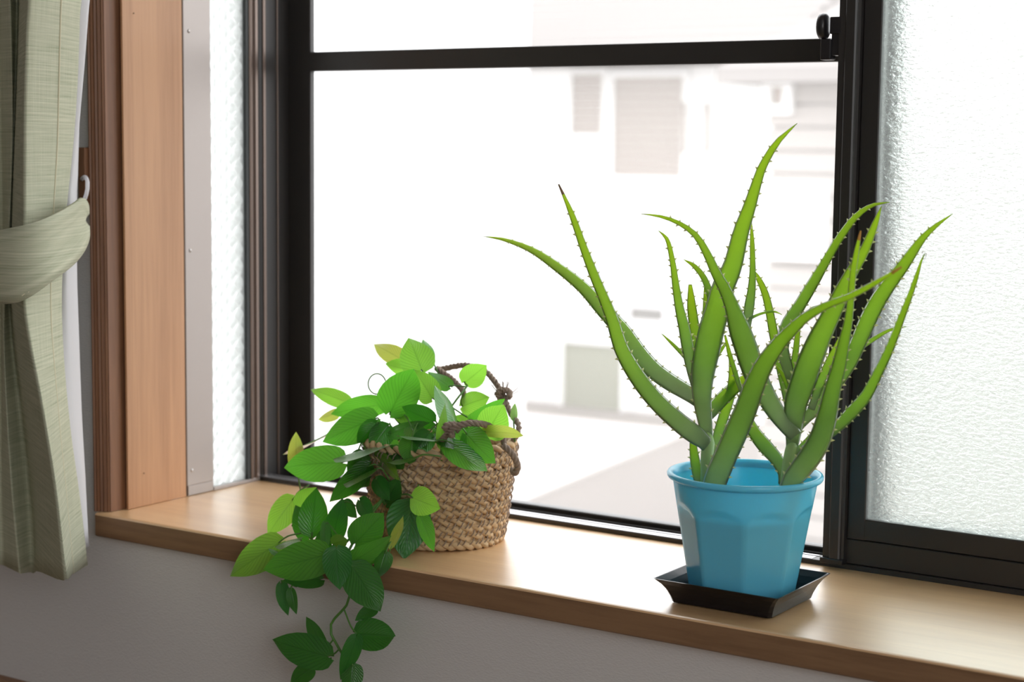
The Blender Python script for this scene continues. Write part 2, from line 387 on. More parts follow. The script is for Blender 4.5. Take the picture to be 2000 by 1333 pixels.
# moulded casing, stepped diagonally from the wall to the reveal
cp = [(-.7200,.0118),(-.7196,.0050),(-.7178,.0046),(-.7168,.0062),(-.7148,.0060),(-.7140,.0084),(-.7118,.0078),(-.7105,.0098),(-.7078,.0090),(-.7064,.0118),
      (-.7040,.0110),(-.7028,.0136),(-.7020,.0130),(-.7020,.060),(-.7215,.060),(-.7215,.0118)]
cb = MB(); cb.prism([(x, y) for x, y in cp], 'z', .0003, ZT)
tag(cb.build('trim_2', 'casing_wood'), 'dark brown fluted casing moulding beside the curtain', 'casing', kind='structure')
jb = thing('trim_4', (XL, .03, 0), 'plain orange-brown wooden reveal board left of the window', 'reveal', kind='structure')
boxob('board', (XL-.0030,.0325,.0003), (XL,.1215,ZT), 'jamb_wood', jb, bevel=.0006)
for px, py in ((261,26),(281,925)):
    d = ray(px, py); p = EYE + d*((XL-EYE.x)/d.x)
    q = MB(); q.tube([(XL-.001,p.y,p.z),(XL+.0006,p.y,p.z)], .0009, 8); q.build('nail', 'base_wood', jb)

# ================================================================== side window (window_2)
w2 = thing('window_2', (XL, .12, 0), 'narrow side window with lozenge patterned glass beside the wooden reveal', 'window', kind='structure')
st = MB(); st.box((XL-.02,.1225,.012), (XL+.0008,.1655,ZT))
stp = st.build('metal_strip', 'strip', w2, bevel=.0008); stp['label'] = 'satin grey metal strip with screws'
q = MB(); q.box((XL-.012,.1245,.0005), (XL+.0004,.1655,.0118)); q.build('strip_foot', 'strip', w2, bevel=.0006)
for px, py in ((367.5,61),(370.5,489.5),(374,919)):
    d = ray(px, py); p = EYE + d*((XL-EYE.x)/d.x)
    q = MB(); q.lathe([(0,.0012),(.0012,.0011),(.0018,.0006),(.0022,0)], (0,0,0), 14)
    rot = Matrix.Rotation(PI/2, 3, 'Y'); q.v = [rot @ v + Vector((XL+.0008, p.y, p.z)) for v in q.v]
    s_ = q.build('screw', 'screw', stp, smooth=True)
q = MB(); q.box((XL-.009,.1655,.004), (XL-.004,.226,ZT)); q.build('pane', 'glass_lozenge', w2)
q = MB(); q.box((XL-.012,.224,.004), (XL+.0006,.2285,ZT)); q.build('gasket', 'gasket', w2)
q = MB(); q.box((XL-.014,.1657,.0002), (XL+.0012,.2465,.0042)); q.build('bottom_rail', 'strip', w2, bevel=.0005)
q = MB(); q.prism([(XL-.03,.2286),(XL+.0015,.2286),(XL+.0025,.231),(XL-.0005,.2325),(XL-.0005,.237),(XL+.0022,.2385),(XL+.0022,.2425),(XL-.002,.244),(XL-.03,.244)], 'z', .0042, ZT)
q.build('corner_post', 'frame_brown', w2, smooth=False)

# ================================================================== main window (window_1)
w1 = thing('window_1', (0, .25, 0), 'dark aluminium sliding window with insect screen and a grained glass sash', 'window', kind='structure')
XJ = on_y(606.5,400,.3005).x                                     # jamb face
q = MB(); q.prism([(-.73,.2442),(-.6990,.2442),(-.6975,.2465),(-.6985,.2500),(-.6965,.2520),(-.6965,.2765),(-.6950,.2775),(-.6950,.2785),(-.6965,.2795),(-.6965,.3003),(-.73,.3003)], 'z', -.02, ZT)
jm = q.build('jamb', 'frame', w1)
q = MB()
for x, y, h in ((-.6960,.2560,.0024),(-.6950,.2780,.0009)): q.box((x-.002,y-h,.002), (x+.0012,y+h,ZT))
q.build('jamb_rib', 'frame_brown', jm, bevel=.0008)
q = MB(); q.prism([(.2464,-.02),(.2445,-.001),(.2445,.0042),(.2452,.0048),(.2580,.0048),(.2590,.0032),(.2600,.0032),(.2610,.0046),(.2665,.0046),(.2672,-.004),(.2950,-.004),(.2950,-.02)], 'x', -.71, XR)
q.build('track', 'frame', w1)
q = MB(); q.prism([(.2458,.00485),(.2575,.00485),(.2575,.00505),(.2458,.00505)], 'x', -.698, .012); q.prism([(.2612,.00465),(.2650,.00465),(.2650,.0049),(.2612,.0049)], 'x', -.698, .012)
q.build('track_shine', 'shine_strip', w1)  # sky reflection on the track top put in as lighter strips
q = MB(); q.box((-.71,.2445,ZT-.03), (XR,.333,ZT)); q.build('head_rail', 'frame', w1)
q = MB(); q.box((XR-.03,.2445,.0), (XR,.333,ZT)); q.build('jamb', 'frame', w1)

# insect screen: frame, mid rail, netting
sc = boxob('insect_screen', (-.73,.3005,-.018), (XJ,.3085,ZT-.03), 'frame', w1, bevel=.001)
q = MB(); q.prism([(.2975,-.014),(.2975,-.0015),(.2995,-.0005),(.2995,.0035),(.3005,.0045),(.314,.0045),(.314,-.014)], 'x', XJ+.0, .06); q.build('bottom_rail', 'frame', sc)
q = MB(); q.box((XJ+.0,.3005,.4951-.0), (.06,.314,.5200)); 
# rail placed from its two visible edges
pa, pb = on_y(1000,91,.3005), on_y(1000,132,.3005)
q = MB(); q.box((XJ-.002,.3005,pb.z), (.06,.312,pa.z)); q.build('mid_rail', 'frame', sc, bevel=.0012)
q = MB(); q.box((.03,.3005,-.014), (.06,.314,ZT-.03)); q.build('stile', 'frame', sc)
q = MB(); q.add([(XJ,.307,0),(.05,.307,0),(.05,.307,ZT-.03),(XJ,.307,ZT-.03)], [(0,1,2,3)])
nt_ = q.build('netting', 'netting', sc); nt_['label'] = 'fine insect netting paled to veil the outdoors'

# grained glass sash
YS = .2425
def xat(px, py, y=YS): return on_y(px, py, y).x
x0 = xat(1606,1000,.236); x1 = xat(1647,1000,.236)
sash = boxob('sash', (.040,.2560,.012), (XR-.03,.2760,.0475), 'frame', w1, bevel=.0008)
sash['label'] = 'grained glass sash in a black frame'
q = MB(); q.prism([(x0+.0005,.262),(x0,.2400),(x0+.0005,.2386),(x0+.0065,.2384),(x0+.0072,.2375),(x0+.0085,.2362),(x1-.0045,.2362),(x1-.003,.2374),(x1-.0022,.2392),(x1,.2400),(x1,.262)], 'z', .0072, ZT-.03)
q.build('stile', 'frame', sash)
q = MB(); q.box((x0-.0012,.2352,.0050), (x1+.0008,.258,.0105)); q.build('stile_foot', 'black_plastic', sash, bevel=.001)
xg0 = x1+.0002; xg1 = xat(1658,1000,.250); xgl = xat(1691,1000,.247)
q = MB(); q.box((xg0,.2535,.0050), (xg1,.262,ZT-.03)); q.build('stile_groove', 'gasket', sash)
q = MB(); q.prism([(xg1,.262),(xg1,.2470),(xg1+.001,.2460),(xgl-.001,.2460),(xgl,.2470),(xgl,.262)], 'z', .0300, ZT-.03); q.build('stile', 'frame', sash)
zg = on_y(1689.4,1016,.246).z
q = MB(); q.prism([(.262,.0300),(.2468,.0300),(.2460,.0308),(.2460,zg-.001),(.2470,zg),(.262,zg)], 'x', xgl, XR-.03); q.build('rail', 'frame', sash)
q = MB(); q.prism([(.262,.0052),(.2475,.0052),(.2464,.0060),(.2464,.0284),(.2472,.0292),(.262,.0292)], 'x', xg1-.002, XR-.03); q.build('rail', 'frame', sash)
q = MB(); q.box((xgl-.004,.2505,zg-.004), (XR-.035,.2545,ZT-.035)); q.build('pane', 'glass_grain', sash)
# latch on the stile: round thumb piece, bridge and keeper
lk = MB(); p = on_y(1618,52,.246)
cyl = MB(); n = 28; prof = [(0,-.0001),(.0062,0),(.0074,.0012),(.0078,.0045),(.0074,.0075),(.006,.0088),(0,.009)]
pc = on_y(1600.5,52,.244); e = on_y(1627,52,.244)
zr = abs(on_y(1610,24,.244).z-on_y(1610,76,.244).z)/2
k = zr/.0078
vs = MB(); vs.lathe(prof, (0,0,0), 28); rot = Matrix.Rotation(PI/2, 3, 'Y')
vs.v = [rot @ Vector((v.x*k, v.y*k*.8, v.z)) + Vector((pc.x, .2435, pc.z)) for v in vs.v]
lock = vs.build('sash_lock', 'black_plastic', sash, smooth=True); lock['label'] = 'black round thumb latch on the stile'
q = MB(); a = on_y(1623,33,.241); b = on_y(1641,66,.241); q.box((a.x,.2385,b.z), (x0+.003,.250,a.z)); q.build('bracket', 'black_plastic', lock, bevel=.001)
a = on_y(1603,76,.241); b = on_y(1624,117,.241); q = MB(); q.box((a.x,.239,b.z), (b.x,.2515,a.z)); q.build('latch_body', 'black_plastic', lock, bevel=.0016)
q = MB(); q.box((b.x-.001,.2415,b.z+.004), (x0+.002,.2515,a.z+.006)); q.build('bracket', 'black_plastic', lock, bevel=.0008)

# ================================================================== curtain
ROWS = [-1000, -60, 0, 250, 430, 600, 800, 950, 1135]
COLS = [  # (pixel x at each row, depth y)
    ([-110]*9, -.085, -.026), ([-60]*9, -.065, -.026), ([-32,-26,-26,-26,-28,-30,-30,-28,-26], -.085, -.026),
    ([-2,4,4,3,0,-4,2,8,14], -.072, -.027), ([14,20,20,18,14,10,20,28,40], -.088, -.028), ([21,27,27,26,24,24,40,52,62], -.066, -.034),
    ([52,58,57,54,50,44,78,106,134], -.146, 0), ([121,127,126,112,98,96,118,136,152], -.092, -.013), ([151,157,155,140,127,126,140,156,172], -.052, -.018)]
LIN = [([144,150,150,134,120,120,134,150,168], -.055), ([162,168,167,150,138,138,146,160,172], -.045), ([166,172,171,160,150,150,154,164,175], -.03), ([162,168,168,156,146,146,150,160,172], -.018)]
zrows = [on_y(100, r, -.08).z for r in ROWS]; zrows[-1] = on_y(134,1129,-.146).z
tie = 3
def sheet(cols, sub, sharp):
    grid = []
    cols3 = []
    dzs = [c[2] if len(c) > 2 else 0 for c in cols]
    for xs, y in [c[:2] for c in cols]:
        line = [on_y(x, r, y) for x, r in zip(xs, ROWS)]
        # resample each column on common heights
        zz = [p.z for p in line]; xx = [p.x for p in line]
        zi = np.linspace(zrows[0], zrows[-1], 60)
        cx = catmull(list(zip(zz, xx)), 200)
        xi = np.interp(-zi, -cx[:,0], cx[:,1])
        cols3.append((xi, y))
    zi = np.linspace(zrows[0], zrows[-1], 60)
    for i in range(60):
        pt = [(xi[i], y + .004*math.sin(i*.21+j*1.7), zi[i]+dzs[j]*(i/59)**3) for j, (xi, y) in enumerate(cols3)]
        out = []
        for j in range(len(pt)-1):
            a = pt[max(j-1,0)]; b = pt[j]; c = pt[j+1]; d = pt[min(j+2,len(pt)-1)]
            for k in range(sub):
                u = k/sub; t = sharp
                m0 = ((c[0]-a[0])*t, (c[1]-a[1])*t); m1 = ((d[0]-b[0])*t, (d[1]-b[1])*t)
                h = (2*u**3-3*u*u+1, u**3-2*u*u+u, -2*u**3+3*u*u, u**3-u*u)
                out.append((h[0]*b[0]+h[1]*m0[0]+h[2]*c[0]+h[3]*m1[0], h[0]*b[1]+h[1]*m0[1]+h[2]*c[1]+h[3]*m1[1], b[2]*(1-u)+c[2]*u))
        out.append(pt[-1]); grid.append([Vector(p) for p in out])
    return grid
def grid_mesh(grid, mb, mi=0):
    R_, C_ = len(grid), len(grid[0]); vs = [p for row in grid for p in row]; uvs = []
    for i in range(R_):
        d = 0
        for j in range(C_):
            if j: d += math.hypot(grid[i][j].x-grid[i][j-1].x, grid[i][j].y-grid[i][j-1].y)
            uvs.append((d*1.2, grid[i][j].z))
    mb.add(vs, [(i*C_+j, (i+1)*C_+j, (i+1)*C_+j+1, i*C_+j+1) for i in range(R_-1) for j in range(C_-1)], uvs, mi)
cur = thing('curtain', (-.75,-.07,zrows[-1]), 'sage green linen curtain hanging in folds at the left edge', 'curtain')
q = MB(); g = sheet(COLS, 6, .12); grid_mesh(g, q); cl = q.build('cloth', 'fabric', cur, smooth=True, solid=.0012)
q = MB(); grid_mesh(sheet(LIN, 5, .4), q); ln = q.build('lining', 'lining', cur, smooth=True, solid=.0008); ln['label'] = 'white curtain lining behind the green edge'
# seam line on the front panel and side hem
q = MB(); q.tube([row[7*6]+Vector((.0006,-.0012,0)) for row in g], .0009, 6); q.build('seam', 'thread', cur, smooth=True)
# tieback band
up = [(-60,462,-.165),(0,452,-.168),(50,440,-.164),(100,420,-.135),(140,398,-.085),(158,386,-.060),(168,398,-.035),(170,415,-.012)]
lo = [(-60,585,-.165),(0,592,-.168),(45,586,-.164),(100,548,-.135),(140,517,-.085),(160,492,-.060),(170,468,-.035),(171,445,-.012)]
U = catmull([tuple(on_y(*p)) for p in up], 40); D = catmull([tuple(on_y(*p)) for p in lo], 40)
grid = []
for i in range(9):
    t = i/8; row = []
    for a, b in zip(U, D):
        p = Vector(a)*(1-t)+Vector(b)*t; p.y -= .006*math.sin(PI*t); row.append(p)
    grid.append(row)
tb = tag(None or thing('curtain_tieback', on_y(80,590,-.1), 'sage green fabric tieback band around the curtain', 'tieback'))
q = MB(); grid_mesh([list(r) for r in zip(*grid)], q); q.build('band', 'fabric', tb, smooth=True, solid=.003)
q = MB()
for i in range(12, 33):
    p = Vector(D[i])*.95+Vector(U[i])*.05; p2 = Vector(D[i+1])*.93+Vector(U[i+1])*.07; nrm = Vector((.3,-1,0)).normalized()*.0045
    if i % 1 == 0: q.tube([p+nrm, p*.55+p2*.45+nrm], .0006, 5)
q.build('stitching', 'thread', tb)
hk = thing('tieback_hook', (-.719,.012,.345), 'small white curtain hook on a dark brown block by the casing', 'hook')
a, b = on_y(157,288,.004), on_y(173,402,.004)
boxob('base_block', (a.x,.0,b.z), (-.7205,.0117,a.z), 'casing_wood', hk, bevel=.001)
hp = catmull([tuple(on_y(*p)) for p in ((160,350,0.0),(166,346,-.006),(171,356,-.012),(170,374,-.014),(164,392,-.014),(158,400,-.010))], 20)
q = MB(); q.tube(hp, .0022, 8); q.build('hook', 'lining', hk, smooth=True)

# ================================================================== blue pot with aloe
AX, AY = .0185, .080
ZB = .0028                                      # floor of the saucer
pot = thing('potted_aloe', (AX, AY, ZB), 'spiky green aloe plant in a turquoise blue plastic pot', 'potted plant')
A0 = math.radians(-63.4)                        # an edge of the octagon faces the room
HP = .1105
def potring(z, grow=0.):
    """pot wall at height z: octagon below, round above, arched flat panels"""
    t = z/HP; rc = .0452 + (.0640-.0452)*t; pts = []
    n = 96
    for i in range(n):
        a = 2*PI*i/n; k = ((a+PI/8) % (PI/4))-PI/8          # angle from the nearest facet middle is measured from the edge
        aa = ((a) % (PI/4)) - PI/8                           # facet middles at PI/8
        flat = math.cos(PI/8)/math.cos(aa)
        arch = .088 - .010*(abs(aa)/(PI/8))**2.5               # top of the panel
        s = min(1, max(0, (arch+.002-z)/.009)); s = s*s*(3-2*s)
        r = rc*(1-s) + rc*flat*s + grow
        pts.append((AX+r*math.cos(a+A0), AY+r*math.sin(a+A0), ZB+z))
    return pts
q = MB(); zs = list(np.linspace(0,.070,8))+list(np.linspace(.0735,.090,20))+[.096,.102,HP]
vs = [p for z in zs for p in potring(z)]; n = 96
fs = [(i*n+k, i*n+(k+1)%n, (i+1)*n+(k+1)%n, (i+1)*n+k) for i in range(len(zs)-1) for k in range(n)]
fs.append(tuple(range(n))[::-1]); m0 = len(vs)
zi = zs[::-1][:-1]+[.0022]
vs += [p for z in zi for p in potring(max(z,.0), -.0016)]
fs += [(m0+i*n+k, m0+(i+1)*n+k, m0+(i+1)*n+(k+1)%n, m0+i*n+(k+1)%n) for i in range(len(zi)-1) for k in range(n)]
fs.append(tuple(range(m0+(len(zi)-1)*n, m0+len(zi)*n)))
q.add(vs, fs); q.build('pot', 'pot', pot, smooth=True)
q = MB(); q.lathe([(.0612,-.0012),(.0640,-.0012),(.0650,.0002),(.0672,.0004),(.0682,.0018),(.0684,.0038),(.0676,.0052),(.0658,.0056),(.0640,.0050),(.0624,.0030),(.0612,-.0012)], (AX,AY,ZB+HP-.003), 96)
q.build('rim', 'pot', pot, smooth=True)
ZSOIL = ZB+.080
q = MB(); rg = potring(.078, -.0018); vs = [(AX, AY, ZSOIL+.001)]
for k_ in (.3, .6, .85, 1): vs += [(AX+(x-AX)*k_, AY+(y-AY)*k_, ZSOIL-.003*k_+.0015*math.sin(i*.7+k_*9)*(k_ < 1)) for i, (x, y, z) in enumerate(rg)]
n = len(rg); q.add(vs, [(0, 1+i, 1+(i+1)%n) for i in range(n)]+[(1+j*n+i, 1+(j+1)*n+i, 1+(j+1)*n+(i+1)%n, 1+j*n+(i+1)%n) for j in range(3) for i in range(n)])
q.build('soil', 'soil', pot, smooth=True)

DEF = {}
def aloe_leaf(pts, y0, y1, roll=0, side=1, thick=.20, teeth=True, tip=None, n=30, base_on_soil=False):
    """pts: (px,py,width px) from base to tip; y0,y1 depth of base and tip; side 1 = rounded back towards the room"""
    P3 = catmull(pts, n); cen = []; wid = []
    for i, (px, py, wd) in enumerate(P3):
        t = i/(n-1); p = on_y(px, py, y0+(y1-y0)*t); cen.append(p); wid.append(max(wd, .8)*mpp(p)/2)
    q = MB(); vs = []; uvs = []; K = 12; edges = []
    for i in range(n):
        tg = (cen[min(i+1,n-1)]-cen[max(i-1,0)]).normalized(); d = (EYE-cen[i]).normalized()
        s = tg.cross(d).normalized(); rl = math.radians(roll)
        s = Matrix.Rotation(rl, 3, tg) @ s; nm = s.cross(tg).normalized()
        if nm.dot(d) < 0 and abs(roll) < 90: nm = -nm
        nm = nm*side; h = wid[i]/max(math.cos(rl), .5); th = h*thick*2
        for k in range(K):
            if k <= 6: u = 1-2*k/6; z = th*.85*math.sqrt(max(0,1-u*u))*.95         # rounded back
            else: u = -1+2*(k-6)/6; z = -th*.12*(1-u*u)+ -th*.10                    # nearly flat inner face
            if k in (0, 6): z = 0
            vs.append(cen[i]+s*(h*u)+nm*z); uvs.append(((u+1)/2, i/(n-1)))
        edges.append((cen[i]+s*h, s, tg, nm)); edges.append((cen[i]-s*h, -s, tg, nm))
    fs = [(i*K+k, i*K+(k+1)%K, (i+1)*K+(k+1)%K, (i+1)*K+k) for i in range(n-1) for k in range(K)]
    fs += [tuple(range(K))[::-1], tuple(range((n-1)*K, n*K))]
    q.add(vs, fs, uvs)
    q.mi = [0]*len(q.f); mats = ['aloe', 'tooth']
    if tip:
        mats.append(tip)
        for j in range(len(q.f)):
            if j < (n-1)*K and j//K >= n-2: q.mi[j] = 2
        q.mi[-1] = 2
    if teeth:
        for sd in (0, 1):
            acc = rng.rand()*.008; last = None
            for i in range(2, n-3):
                e, s, tg, nm = edges[2*i+sd]
                if last is not None: acc += (e-last).length
                last = e
                if acc > .0095:
                    acc -= .0095*(1+.3*(rng.rand()-.5)); hgt = .0012+.042*wid[i]+.0006*rng.rand(); bw = hgt*.8
                    ap = e+s*hgt*1.25+tg*hgt*.7
                    q.add([e-tg*bw-s*.0005, e+tg*bw-s*.0005, e+nm*bw*.55-s*.0006, e-nm*bw*.55-s*.0006, ap], [(0,2,4),(2,1,4),(1,3,4),(3,0,4)], [(0,.5)]*5, 1)
    return q, mats
LEAF = [
 # stem one (left)
 dict(p=[(1386,884,14),(1374,862,32),(1352,846,38),(1320,820,37),(1281,783,35),(1245,737,33),(1214,683,29),(1196,625,25),(1178,580,21),(1160,537,19),(1141,487,16),(1121,430,13),(1109,400,9),(1091,360,3)], y=(.070,.020), tip='dry_tip', roll=12),
 dict(p=[(1372,787,30),(1349,771,32),(1310,748,34),(1274,721,35),(1245,688,35),(1215,646,33),(1178,605,29),(1139,562,24),(1088,521,19),(1038,488,13),(984,468,7),(943,462,1)], y=(.085,.150), side=-1, roll=42),
 dict(p=[(1384,874,15),(1380,842,25),(1374,805,32),(1371,773,38),(1372,734,46),(1381,685,51),(1391,640,51),(1402,600,48),(1412,562,45),(1431,520,38),(1447,454,32),(1463,407,26),(1476,364,21),(1490,324,17),(1518,278,12),(1557,241,1)], y=(.076,.095), roll=-8),
 dict(p=[(1356,756,12),(1351,724,20),(1344,685,24),(1336,640,22),(1331,620,20),(1325,591,17),(1319,551,14),(1313,508,11),(1303,468,8),(1286,451,1)], y=(.080,.075), roll=10),
 dict(p=[(1366,735,14),(1363,690,18),(1357,645,20),(1351,600,18),(1348,556,7)], y=(.095,.135), side=-1),
 dict(p=[(1350,712,8),(1329,688,8),(1310,669,6),(1292,652,1)], y=(.095,.12), teeth=False, n=14),
 dict(p=[(1396,610,14),(1385,570,14),(1374,542,12),(1356,520,9),(1335,507,1)], y=(.10,.14), side=-1, n=20),
 dict(p=[(1382,660,10),(1377,625,10),(1378,590,10),(1377,553,3)], y=(.10,.125), n=18),
 dict(p=[(1382,812,24),(1396,796,27),(1412,778,28),(1436,756,25),(1460,735,14)], y=(.092,.115), side=-1, roll=-40, n=20),
 dict(p=[(1392,715,8),(1402,694,8),(1414,676,6),(1420,666,1)], y=(.10,.12), teeth=False, n=12),
 dict(p=[(1392,892,14),(1402,850,19),(1416,806,21),(1428,765,19),(1431,730,16),(1425,692,4)], y=(.085,.12)),
 dict(p=[(1448,766,8),(1436,728,10),(1425,692,9),(1416,655,4)], y=(.085,.10), n=18),
 dict(p=[(1368,950,20),(1360,915,21),(1354,872,15),(1353,828,5)], y=(.062,.085), n=18),
 dict(p=[(1384,985,40),(1398,936,47),(1414,898,46),(1437,847,46),(1456,802,45),(1472,757,42),(1493,712,37),(1521,672,30),(1545,646,25),(1573,620,20),(1616,596,15),(1659,580,13),(1706,555,11),(1761,522,4)], y=(.062,-.040), tip='orange_tip', roll=-6),
 # stem two (right)
 dict(p=[(1554,852,28),(1542,838,32),(1516,806,36),(1494,770,40),(1474,730,45),(1457,680,46),(1443,640,42),(1431,603,30),(1416,566,24),(1398,533,20),(1380,494,16),(1358,459,12),(1326,436,9),(1290,423,6),(1252,418,1)], y=(.078,.035), roll=10),
 dict(p=[(1546,745,18),(1536,710,22),(1528,680,26),(1537,636,26),(1560,600,24),(1587,555,22),(1612,512,18),(1638,468,16),(1670,425,13),(1702,402,8),(1738,395,1)], y=(.09,.15), side=-1, roll=-40),
 dict(p=[(1543,898,14),(1548,864,26),(1551,824,38),(1554,789,45),(1567,750,50),(1583,704,49),(1601,660,44),(1623,616,37),(1645,570,32),(1663,533,25),(1688,490,20),(1709,438,13),(1722,402,1)], y=(.079,.090), roll=8),
 dict(p=[(1556,842,14),(1572,820,20),(1600,790,29),(1628,752,31),(1658,711,29),(1677,668,32),(1697,622,34),(1717,584,32),(1742,548,28),(1767,515,24),(1789,483,18),(1807,460,13),(1832,438,8),(1861,418,1)], y=(.088,.125), roll=-14),
 dict(p=[(1552,890,18),(1590,868,20),(1635,834,22),(1661,808,26),(1690,776,23),(1716,727,19),(1739,678,17),(1760,623,14),(1778,576,11),(1789,544,9),(1800,508,4),(1806,496,2)], y=(.085,.070), side=-1, roll=-42),
 dict(p=[(1636,712,8),(1674,684,10),(1706,663,9),(1738,645,6),(1771,638,1)], y=(.10,.13), teeth=False, n=18),
 dict(p=[(1531,948,22),(1531,925,24),(1518,900,26),(1495,873,29),(1472,842,25),(1458,808,14),(1450,786,3)], y=(.072,.105), side=-1, roll=40, n=22),
 dict(p=[(1555,884,16),(1565,875,14),(1580,856,9),(1592,838,3)], y=(.08,.11), side=-1, n=14),
 dict(p=[(1460,648,12),(1460,634,15),(1463,602,20),(1468,566,16),(1470,526,12),(1469,472,9),(1467,430,2)], y=(.10,.15), side=-1),
 dict(p=[(1542,812,12),(1532,758,15),(1520,700,17),(1511,652,18),(1503,609,16),(1494,573,14),(1481,544,10),(1465,521,1)], y=(.09,.14), side=-1),
 dict(p=[(1546,792,10),(1541,764,11),(1530,735,10),(1513,711,2)], y=(.085,.10), n=16),
 dict(p=[(1547,770,12),(1550,722,14),(1555,680,12),(1559,640,9),(1562,600,3)], y=(.09,.13), side=-1),
 dict(p=[(1564,640,7),(1568,625,7),(1575,612,5),(1588,601,4),(1608,595,1)], y=(.09,.12), teeth=False, n=14),
 dict(p=[(1452,632,8),(1470,620,6),(1490,612,5),(1512,609,4),(1527,615,1)], y=(.10,.13), teeth=False, n=14),
 dict(p=[(1584,800,14),(1602,750,17),(1618,710,15),(1632,680,11),(1643,653,2)], y=(.085,.115), side=-1),
 dict(p=[(1528,990,28),(1546,940,38),(1572,907,44),(1599,864,44),(1615,815,40),(1625,766,33),(1638,717,28),(1648,670,23),(1657,627,17),(1662,580,14),(1666,533,13),(1674,486,10),(1681,451,3)], y=(.066,.035), tip='orange_tip', roll=6),
]
for i, l in enumerate(LEAF):
    q, mats = aloe_leaf(l['p'], l['y'][0], l['y'][1], l.get('roll',0), l.get('side',1), l.get('thick',.20), l.get('teeth',True), l.get('tip'), l.get('n',30))
    o = q.build('leaf', mats, pot, smooth=True)
    bm = bmesh.new(); bm.from_mesh(o.data); bmesh.ops.recalc_face_normals(bm, faces=bm.faces); bm.to_mesh(o.data); bm.free()
    if l.get('tip') == 'dry_tip': o['label'] = 'long arching leaf with a dry brown tip'
    if l.get('tip') == 'orange_tip' and i == 13: o['label'] = 'broad front leaf with an orange tip'
for pts in ([(1376,975,.060,9),(1378,940,.064,10),(1380,900,.068,12),(1383,868,.074,13),(1381,845,.080,10)], [(1530,975,.066,10),(1534,945,.070,11),(1541,905,.074,13),(1545,880,.079,12),(1549,858,.084,10)]):
    q = MB(); cs = [on_y(a,b,y) for a,b,y,_ in pts]; q.tube(cs, [r_*mpp(c) for c, (_,_,_,r_) in zip(cs, pts)], 14)
    q.uv = {k_: (0, .05) for k_ in q.uv}
    q.build('stem', 'stem', pot, smooth=True)
# curled dry filament at a leaf end
q = MB(); c0 = on_y(1804,500,.070); k = mpp(c0)
q.tube([c0+(RT*math.cos(a)*5+UP*(math.sin(a)*7+1))*k for a in np.linspace(-2.2,2.4,14)], .7*k, 5); q.build('dry_tip', 'dry_tip', pot, smooth=True)

# ================================================================== saucer
sa = thing('saucer', (AX, AY, 0), 'square black plastic plant saucer under the blue pot', 'saucer')
c2 = [(-.029,.0365),(.0665,.0365),(.0665,.1235),(-.029,.1235)]
cx, cy = .01875, .080
# height of the flared rim, from its front corner
zt = .0225
def sq(h, z, c=.004):
    pts = []
    for sx, sy in ((-1,-1),(1,-1),(1,1),(-1,1)):
        for (a, b) in ([(0,c),(c,0)] if sx*sy > 0 else [(c,0),(0,c)]):
            pts.append((cx+sx*(h[0]-a), cy+sy*(h[1]-b), z))
    return pts
q = MB(); hx, hy = .0480, .0436
prof = [(-.004,0),(0,.001),(.0015,.006),(.0040,.012),(.0075,.0175),(.0115,.0218),(.0122,zt),(.0110,zt),(.0060,.0178),(.0025,.012),(-.0003,.006),(-.0018,.0028)]
vs = []
for d, z in prof: vs += sq((hx+d, hy+d), z, max(.0016, .003-d*.1))
m = 8
fs = [(i*m+k, i*m+(k+1)%m, (i+1)*m+(k+1)%m, (i+1)*m+k) for i in range(len(prof)-1) for k in range(m)]
fs += [tuple(range(m))[::-1], tuple(range((len(prof)-1)*m, len(prof)*m))]
q.add(vs, fs); q.build('dish', 'saucer', sa)

# ================================================================== rope basket
bc = on_z(859, 1051); BX, BY = bc.x, bc.y; HB = .102
bk = thing('rope_basket', (BX, BY, 0), 'round coiled straw basket with jute rope handles', 'basket')
def brad(z): return .0645 + .0145*min(1, (z/HB))**.8
NCO = 12
for i in range(NCO):
    z = .0055 + i*(HB-.008)/(NCO-1); r_ = brad(z)-.005
    m = 170; ph = rng.rand()*6
    path = [(BX+r_*(1+.006*math.sin(5*a+ph))*math.cos(a), BY+r_*(1+.006*math.sin(5*a+ph))*math.sin(a), z+.0009*math.sin(3*a+ph)) for a in np.linspace(0,2*PI,m,endpoint=False)]
    q = MB(); thick = .0029 if i > 2 else .0036
    q.twist(path, .0027, thick, 2 if i % 2 else 3, .026 if i > 2 else .03, 6, True, .22)
    q.build('coil', 'straw', bk, smooth=True)
q = MB(); q.lathe([(0,.002),(.055,.0015),(.060,.004),(.0705,HB-.006),(.0695,HB-.006),(.058,.006),(0,.005)], (BX,BY,0), 48); q.build('inner_wall', 'straw', bk, smooth=True)
# stitches between coils
q = MB()
for i in range(NCO-1):
    z = .0055 + (i+.5)*(HB-.008)/(NCO-1); r_ = brad(z)+.0002
    for a in np.linspace(0, 2*PI, 64, endpoint=False):
        if -math.cos(a)*.3 + math.sin(a) > .8: continue
        a += rng.rand()*.05; c_ = Vector((BX+r_*math.cos(a), BY+r_*math.sin(a), z)); t_ = Vector((-math.sin(a), math.cos(a), 0))
        q.tube([c_-t_*.0022+Vector((0,0,-.0032)), c_+Vector((math.cos(a)*.0014, math.sin(a)*.0014, 0)), c_+t_*.0022+Vector((0,0,.0032))], .0006, 4)
o = q.build('stitching', 'rope', bk); o['kind'] = 'stuff'
def rope(pts, r=.0017, rs=.0018):
    P3 = catmull([tuple(on_y(*p)) for p in pts], 70); q = MB(); q.twist([Vector(p) for p in P3], r, rs, 3, .014, 6, False, .12); return q
rope([(912,800,.15),(906,768,.152),(884,742,.155),(856,722,.158),(862,722,.17),(905,714,.172),(945,724,.170),(968,748,.166),(984,775,.162),(996,805,.158),(1012,828,.152),(1012,846,.148),(1002,862,.146)]).build('handle', 'rope', bk, smooth=True)
